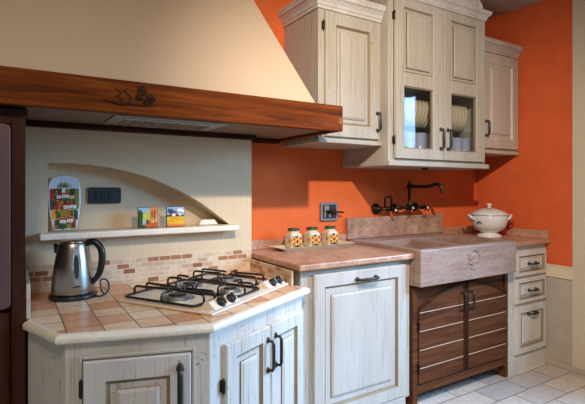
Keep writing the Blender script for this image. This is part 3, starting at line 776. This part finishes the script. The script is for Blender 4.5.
# plates and glasses behind the panes
plate = None
prof = [(0, -.004), (.055, -.004), (.07, .002), (.098, .010), (.100, .0125), (.098, .013), (.069, .005), (.053, -.001), (0, -.001)]
def plates(xs, label, grp):
    global plate
    for x in xs:
        loc = (x, 2.15, 1.6628)
        if plate is None:
            b = MB(); T = Matrix.Translation((x, 2.15, 1.6628+.099)) @ Matrix.Scale(.97, 4) @ Matrix.Rotation(-.45, 4, 'Z') @ Matrix.Rotation(.22, 4, 'Y') @ Matrix.Rotation(PI/2, 4, 'Y')
            b.lathe(prof, (0, 0, 0), 28, X=T)
            plate = tag(finish('plate', b, 'plateware'), label, 'plate', grp)
            plates.off = Vector(plate.location) - Vector(loc)
        else:
            p = plate.copy(); COL.objects.link(p); p.location = Vector(loc)+plates.off; p['label'] = label; p['group'] = grp
plates([2.17+.033*k for k in range(9)], 'cream plate standing in the row behind the hinge-side pane', 'plates behind the first pane')
plates([2.56+.033*k for k in range(6)], 'cream plate standing in the row behind the pane next to small cabinet', 'plates behind the second pane')
def glassware(spots, mat, label, grp, h, r):
    first = None
    for x, y in spots:
        if first is None:
            b = MB(); b.lathe([(0, 0), (r*.8, 0), (r*.85, .004), (r, h), (r*.93, h), (r*.78, .012), (0, .01)], (x, y, 1.4553), 20)
            first = tag(finish('tumbler', b, mat), label, 'glass', grp); off = Vector(first.location)-Vector((x, y, 0))
        else:
            p = first.copy(); COL.objects.link(p); p.location = Vector((x, y, 0))+off
glassware([(2.20+.095*k, 2.12) for k in range(3)], 'lilac', 'pale blue tumbler under the plates behind the hinge-side pane', 'tumblers behind the first pane', .175, .042)
glassware([(2.58+.085*k, 2.12) for k in range(3)], 'lilac', 'pale blue tumbler under the plates behind the pane next to small cabinet', 'tumblers behind the second pane', .165, .038)

# ------------------------------------------------------------------ canisters on their tray
tr = thing('serving_tray', 'long cream rectangular tray under the three sunflower jars', 'tray', (1.61, 2.315, .9022), math.radians(2))
b = MB(); X = Matrix.Translation((1.592, 2.326, .9022)) @ Matrix.Rotation(math.radians(2), 4, 'Z')
t = bmesh.new(); R = []
for (hx, hy, z) in ((.235, .05, 0), (.28, .072, .020), (.276, .068, .021), (.232, .047, .006)):
    R.append([t.verts.new(p) for p in ((-hx, -hy, z), (hx, -hy, z), (hx, hy, z), (-hx, hy, z))])
for a, c in zip(R, R[1:]):
    for k in range(4): t.faces.new((a[k], a[(k+1) % 4], c[(k+1) % 4], c[k]))
t.faces.new(R[0]); t.faces.new(R[-1]); b._merge(t, X); finish('tray_body', b, 'porcelain', tr)
def jar(loc, label):
    j = thing('sunflower_jar', label, 'jar', loc, 0, 'sunflower jars on the tray')
    T = Matrix.Translation(loc); s = .039
    b = MB(); t = bmesh.new(); R = []
    def sq(h, z, r):
        p = [(x, y, z) for x, y, _ in [(v[0], v[2], 0) for v in rrect(-h, h, -h, h, r, 0, 3)]]
        return [t.verts.new(v) for v in p]
    for h, z, r in ((.034, 0, .008), (s, .006, .009), (s, .074, .009), (.037, .084, .012), (.029, .096, .02), (.029, .104, .02)): R.append(sq(h, z, r))
    for a, c in zip(R, R[1:]):
        n = len(a)
        for k in range(n): t.faces.new((a[k], a[(k+1) % n], c[(k+1) % n], c[k]))
    t.faces.new(R[0]); t.faces.new(R[-1]); b._merge(t, T); body = finish('jar_body', b, 'porcelain', j)
    b = MB(); b.lathe([(0, .1042), (.033, .1042), (.036, .107), (.036, .116), (.033, .119), (0, .120)], loc, 24); o = finish('lid', b, 'dkgreen', j); o['label'] = 'green rimmed lid'
    b = MB()
    def flower(u, v, r, side):
        def P(a_, c_, d_): return T @ (Vector((a_, -s-d_, c_)) if side == 0 else Vector((-s-d_, -a_, c_)))
        nv = 9
        for k in range(nv):
            a = 2*PI*k/nv
            c0 = Vector((u, v)); d0 = Vector((math.cos(a), math.sin(a))); e0 = Vector((-d0.y, d0.x))
            pts = [c0+d0*r*.3, c0+d0*r*.65+e0*r*.26, c0+d0*r, c0+d0*r*.65-e0*r*.26]
            b.prism([P(p.x, p.y, .0012) for p in pts], T.to_3x3() @ (Vector((0, .001, 0)) if side == 0 else Vector((.001, 0, 0))), 0)
        pts = [Vector((u+r*.42*math.cos(2*PI*k/10), v+r*.42*math.sin(2*PI*k/10))) for k in range(10)]
        b.prism([P(p.x, p.y, .002) for p in pts], (0, .0012, 0) if side == 0 else (.0012, 0, 0), 1)
    def leaf(u, v, a, L):
        d0 = Vector((math.cos(a), math.sin(a))); e0 = Vector((-d0.y, d0.x)); c0 = Vector((u, v))
        pts = [c0, c0+d0*L*.5+e0*L*.28, c0+d0*L, c0+d0*L*.5-e0*L*.28]
        b.prism([T @ Vector((p.x, -s-.0006, p.y)) for p in pts], (0, .0009, 0), 2)
    for u, v, r in ((.004, .042, .021), (-.020, .058, .0155), (.026, .060, .0145), (-.021, .029, .016), (.027, .026, .0145)): flower(u, v, r, 0)
    for u, v, a, L in ((.0, .060, 1.2, .024), (.0, .060, 2.2, .024), (-.010, .012, .2, .030), (-.030, .012, .3, .024), (-.03, .04, 3.2, .009), (-.005, .022, -1.9, .018), (.008, .02, -1.0, .018), (.0, .02, -1.5, .016), (-.012, .02, -2.7, .02), (.014, .02, -.5, .024), (-.032, .045, 2.0, .014), (-.02, .068, 2.6, .014)): leaf(u, v, a, L)
    b0 = b; b = MB(); flower(.022, .045, .012, 1); finish('side_sunflower', b, ['yellow', 'brownc', 'green'], body); b = b0
    o = finish('sunflower_decoration', b, ['yellow', 'brownc', 'green'], body); o['label'] = 'painted sunflowers with green leaves'
    return j
j1 = jar((1.447, 2.332, .9092), 'cream sunflower jar with green lid, end of trio closest to hob')
dup(j1, (1.583, 2.335, .9092), 'cream sunflower jar with green lid, middle one of the trio')
dup(j1, (1.724, 2.338, .9092), 'cream sunflower jar with green lid, end of trio closest to sink')

# ------------------------------------------------------------------ wall plate on the orange wall
wp = thing('wall_switch', 'square chrome switch plate with lever on the orange wall', 'switch', (1.803, 2.44, 1.055))
b = MB(); b.prism(rrect(1.722, 1.862, 1.052, 1.176, .014, BY-.014), (0, .0135, 0), bev=.003); cvr = finish('cover_plate', b, 'dullchrome', wp)
b = MB(); b.prism(rrect(1.740, 1.844, 1.070, 1.160, .004, BY-.0165), (0, .0024, 0)); finish('inset', b, 'bronze', cvr)
for x0, x1, z0, z1, mt in ((1.745, 1.787, 1.122, 1.156, 'dullchrome'), (1.792, 1.838, 1.128, 1.156, 'plastic'), (1.745, 1.760, 1.074, 1.117, 'chrome'), (1.766, 1.778, 1.076, 1.112, 'plastic'), (1.783, 1.800, 1.074, 1.10, 'dullchrome'), (1.806, 1.838, 1.074, 1.10, 'iron')):
    b = MB(); b.box(x0, x1, BY-.021, BY-.0166, z0, z1, .001); finish('rocker', b, mt, wp)
b = MB(); b.tube([(1.79, BY-.0166, 1.116), (1.79, BY-.045, 1.118), (1.82, BY-.05, 1.113), (1.885, BY-.045, 1.108)], [.008, .008, .006, .006], 8); b.ball((1.79, BY-.03, 1.117), .012, 12); finish('lever', b, 'bronze', wp)

# ------------------------------------------------------------------ faucet
fa = thing('wall_faucet', 'aged bronze wall faucet with two cross handles and tall curved spout over sink', 'faucet', (2.50, 2.40, 1.08))
YF = 2.375; ZF = 1.128
b = MB()
for x in (2.375, 2.60):
    b.lathe([(0, 0), (.03, 0), (.032, .006), (.02, .012), (.012, .018), (.012, .06), (.016, .066), (.016, .08), (0, .082)], (x, BY-.002, ZF), 16, X=Matrix.Rotation(PI/2, 4, 'X'))
b.tube([(2.335, YF, ZF), (2.37, YF, ZF), (2.38, YF, ZF), (2.42, YF, ZF), (2.44, YF, ZF), (2.49, YF, ZF), (2.51, YF, ZF), (2.56, YF, ZF), (2.57, YF, ZF), (2.615, YF, ZF)], [.014, .014, .010, .010, .019, .019, .010, .010, .014, .014], 12)
finish('bridge_body', b, 'bronze', fa)
b = MB(); RXX = 2.466; b.tube([(RXX, YF, ZF), (RXX, YF, 1.16), (RXX, YF, 1.165), (RXX, YF, 1.265), (RXX, YF, 1.27), (RXX, YF, 1.295)], [.016, .015, .0115, .0115, .019, .019], 12); b.ball((RXX, YF, 1.302), .012); b.ball((RXX, YF, 1.318), .006)
b.tube([(RXX, YF, 1.283), (2.488, 2.325, 1.281), (2.509, 2.275, 1.279), (2.526, 2.235, 1.284), (2.538, 2.205, 1.294), (2.546, 2.18, 1.294), (2.551, 2.162, 1.281), (2.553, 2.155, 1.260), (2.553, 2.154, 1.238)], [.013, .0115, .0115, .012, .0125, .0125, .0125, .012, .013], 12, smooth=4)
finish('spout', b, 'bronze', fa)
def cross(parent, x, y, z, r=.028):
    b = MB(); b.tube([(x, YF, z), (x, y, z)], .008, 8)
    for k in range(4):
        a = PI/4+k*PI/2; b.tube([(x, y, z), (x+r*math.cos(a)*.7, y, z+r*math.sin(a)*.7), (x+r*math.cos(a), y, z+r*math.sin(a))], [.006, .0045, .0065], 8)
    b.ball((x, y, z), .011)
    h = finish('cross_handle', b, 'bronze', parent)
    b = MB(); b.lathe([(0, 0), (.009, 0), (.008, .005), (0, .007)], (x, y-.009, z), 12, X=Matrix.Rotation(PI/2, 4, 'X')); o = finish('porcelain_button', b, 'ceramic', h); o['label'] = 'white porcelain button'
for x in (2.440, 2.591): cross(fa, x, YF-.05, ZF-.002)
sv = thing('wall_valve', 'dark bronze wall valve with squared loop bracket and one cross handle beside faucet', 'valve', (2.21, 2.40, 1.09))
b = MB(); b.lathe([(0, 0), (.038, 0), (.04, .006), (.03, .014), (.018, .02), (.018, .05), (0, .052)], (2.205, BY-.002, 1.122), 18, X=Matrix.Rotation(PI/2, 4, 'X'))
b.tube([(2.205, 2.40, 1.122), (2.25, 2.385, 1.122), (2.262, 2.385, 1.122), (2.30, 2.385, 1.124)], [.014, .014, .019, .016], 10); finish('valve_body', b, 'bronze', sv)
b = MB(); b.tube([(2.232, 2.385, 1.13), (2.234, 2.38, 1.20), (2.242, 2.38, 1.208), (2.288, 2.38, 1.208), (2.296, 2.38, 1.20), (2.298, 2.385, 1.13)], .007, 8); finish('loop_bracket', b, 'bronze', sv)
cross(sv, 2.272, YF-.05, 1.115)

# ------------------------------------------------------------------ tureen, red mug
tx, ty = 3.075, 2.150
tu = thing('soup_tureen', 'white footed soup tureen with knobbed lid and side handles', 'tureen', (tx, ty, .9022))
c = (tx, ty, .9025)
b = MB(); b.lathe([(0, 0), (.090, 0), (.092, .008), (.078, .020), (.060, .028), (.062, .036), (.098, .056), (.120, .085), (.130, .125), (.129, .150), (.125, .163), (.118, .165), (.118, .159), (0, .13)], c, 36); tb = finish('bowl', b, 'ceramic', tu)
b = MB(); b.lathe([(.0, .164), (.1315, .166), (.133, .170), (.127, .177), (.10, .194), (.06, .209), (.022, .216), (.010, .220), (.009, .228), (.016, .235), (.018, .243), (.012, .251), (0, .253)], c, 36); lid = finish('lid', b, 'ceramic', tu)
ra = Vector((.8508, -.5255, 0))
for s_ in (-1, 1):
    b = MB(); e = ra*s_; n_ = Vector((-e.y, e.x, 0)); cc = Vector(c)
    b.tube([cc+e*.118+n_*.032+Vector((0, 0, .124)), cc+e*.140+n_*.032+Vector((0, 0, .144)), cc+e*.156+n_*.022+Vector((0, 0, .160)), cc+e*.158+Vector((0, 0, .162)), cc+e*.156-n_*.022+Vector((0, 0, .160)), cc+e*.140-n_*.032+Vector((0, 0, .144)), cc+e*.118-n_*.032+Vector((0, 0, .124))], .0095, 8)
    finish('handle', b, 'ceramic', tu)
b = MB()
def spot(par, ang, z, rad, pts, mats, nm):
    b = MB()
    for da, dz, r, mi in pts:
        a = ang+da; p = Vector(c)+Vector((rad*math.cos(a), rad*math.sin(a), z+dz))
        b.ball(p, r, 8, mi)
    o = finish(nm, b, mats, par); o['label'] = 'small painted flower spray'
af = math.atan2(-.8508, -.5255)
spot(tb, af-1.0, .112, .1275, [(0, 0, .007, 0), (.09, .004, .006, 1), (-.08, -.003, .006, 0), (.16, -.004, .005, 0), (-.02, .010, .005, 1)], ['dkgreen', 'navy'], 'flower_spray')
spot(lid, af-.5, .211, .050, [(0, 0, .006, 0), (.25, .002, .005, 0), (-.25, .001, .005, 1)], ['dkgreen', 'olive'], 'flower_spray')
rm = thing('red_mug', 'red mug half hidden behind the white tureen', 'mug', (3.262, 2.168, .9022))
cm = Vector((3.262, 2.168, .9025)); hd = Vector((.45, -.89, 0))
b = MB(); b.lathe([(0, 0), (.034, 0), (.036, .004), (.036, .118), (.033, .118), (.032, .008), (0, .007)], cm, 20); finish('cup', b, 'red', rm)
b = MB(); b.tube([cm+hd*.034+Vector((0, 0, .108)), cm+hd*.062+Vector((0, 0, .116)), cm+hd*.080+Vector((0, 0, .098)), cm+hd*.074+Vector((0, 0, .068)), cm+hd*.034+Vector((0, 0, .050))], .0055, 8); finish('handle', b, 'red', rm)

# ------------------------------------------------------------------ light, world, camera
def light(name, typ, loc, target, energy, col, **kw):
    l = bpy.data.lights.new(name, typ); l.energy = energy; l.color = col
    for k, v in kw.items(): setattr(l, k, v)
    o = bpy.data.objects.new(name, l); COL.objects.link(o); o.location = loc
    o.rotation_euler = (Vector(target)-Vector(loc)).to_track_quat('-Z', 'Y').to_euler()
    return o
light('ceiling_spot', 'SPOT', (0.81, 0.12, 2.61), (2.3, 2.45, 0.9), 300, (1.0, .87, .74), spot_size=math.radians(84), spot_blend=1.0, shadow_soft_size=0.04)
light('window_daylight', 'AREA', (3.30, 0.22, 1.75), (1.15, 1.5, 0.0), 40, (.34, .62, 1.0), shape='RECTANGLE', size=1.2, size_y=1.0, spread=math.radians(78))
light('warm_fill', 'AREA', (-0.15, 0.2, 2.6), (1.3, 1.0, 0.6), 27, (1.0, .85, .70), shape='DISK', size=0.5)  # added warm fill without a known fixture, lifts hood plaster and end wall
w = bpy.data.worlds.new('World'); sc.world = w; w.use_nodes = True
w.node_tree.nodes['Background'].inputs[0].default_value = (.66, .80, .90, 1); w.node_tree.nodes['Background'].inputs[1].default_value = 0.40
cam = bpy.data.cameras.new('Camera'); co = bpy.data.objects.new('Camera', cam); COL.objects.link(co)
co.location = (0, 0, 1.27); co.rotation_euler = (PI/2, 0, -math.atan2(.5255, .8508))
cam.sensor_width = 36; cam.lens = 456/585*36; cam.shift_y = -14/585; cam.clip_start = 0.02
sc.camera = co
sc.view_settings.view_transform = 'Standard'; sc.view_settings.look = 'None'
sc.view_settings.exposure = 0.08; sc.view_settings.gamma = 1.0; sc.view_settings.use_curve_mapping = False
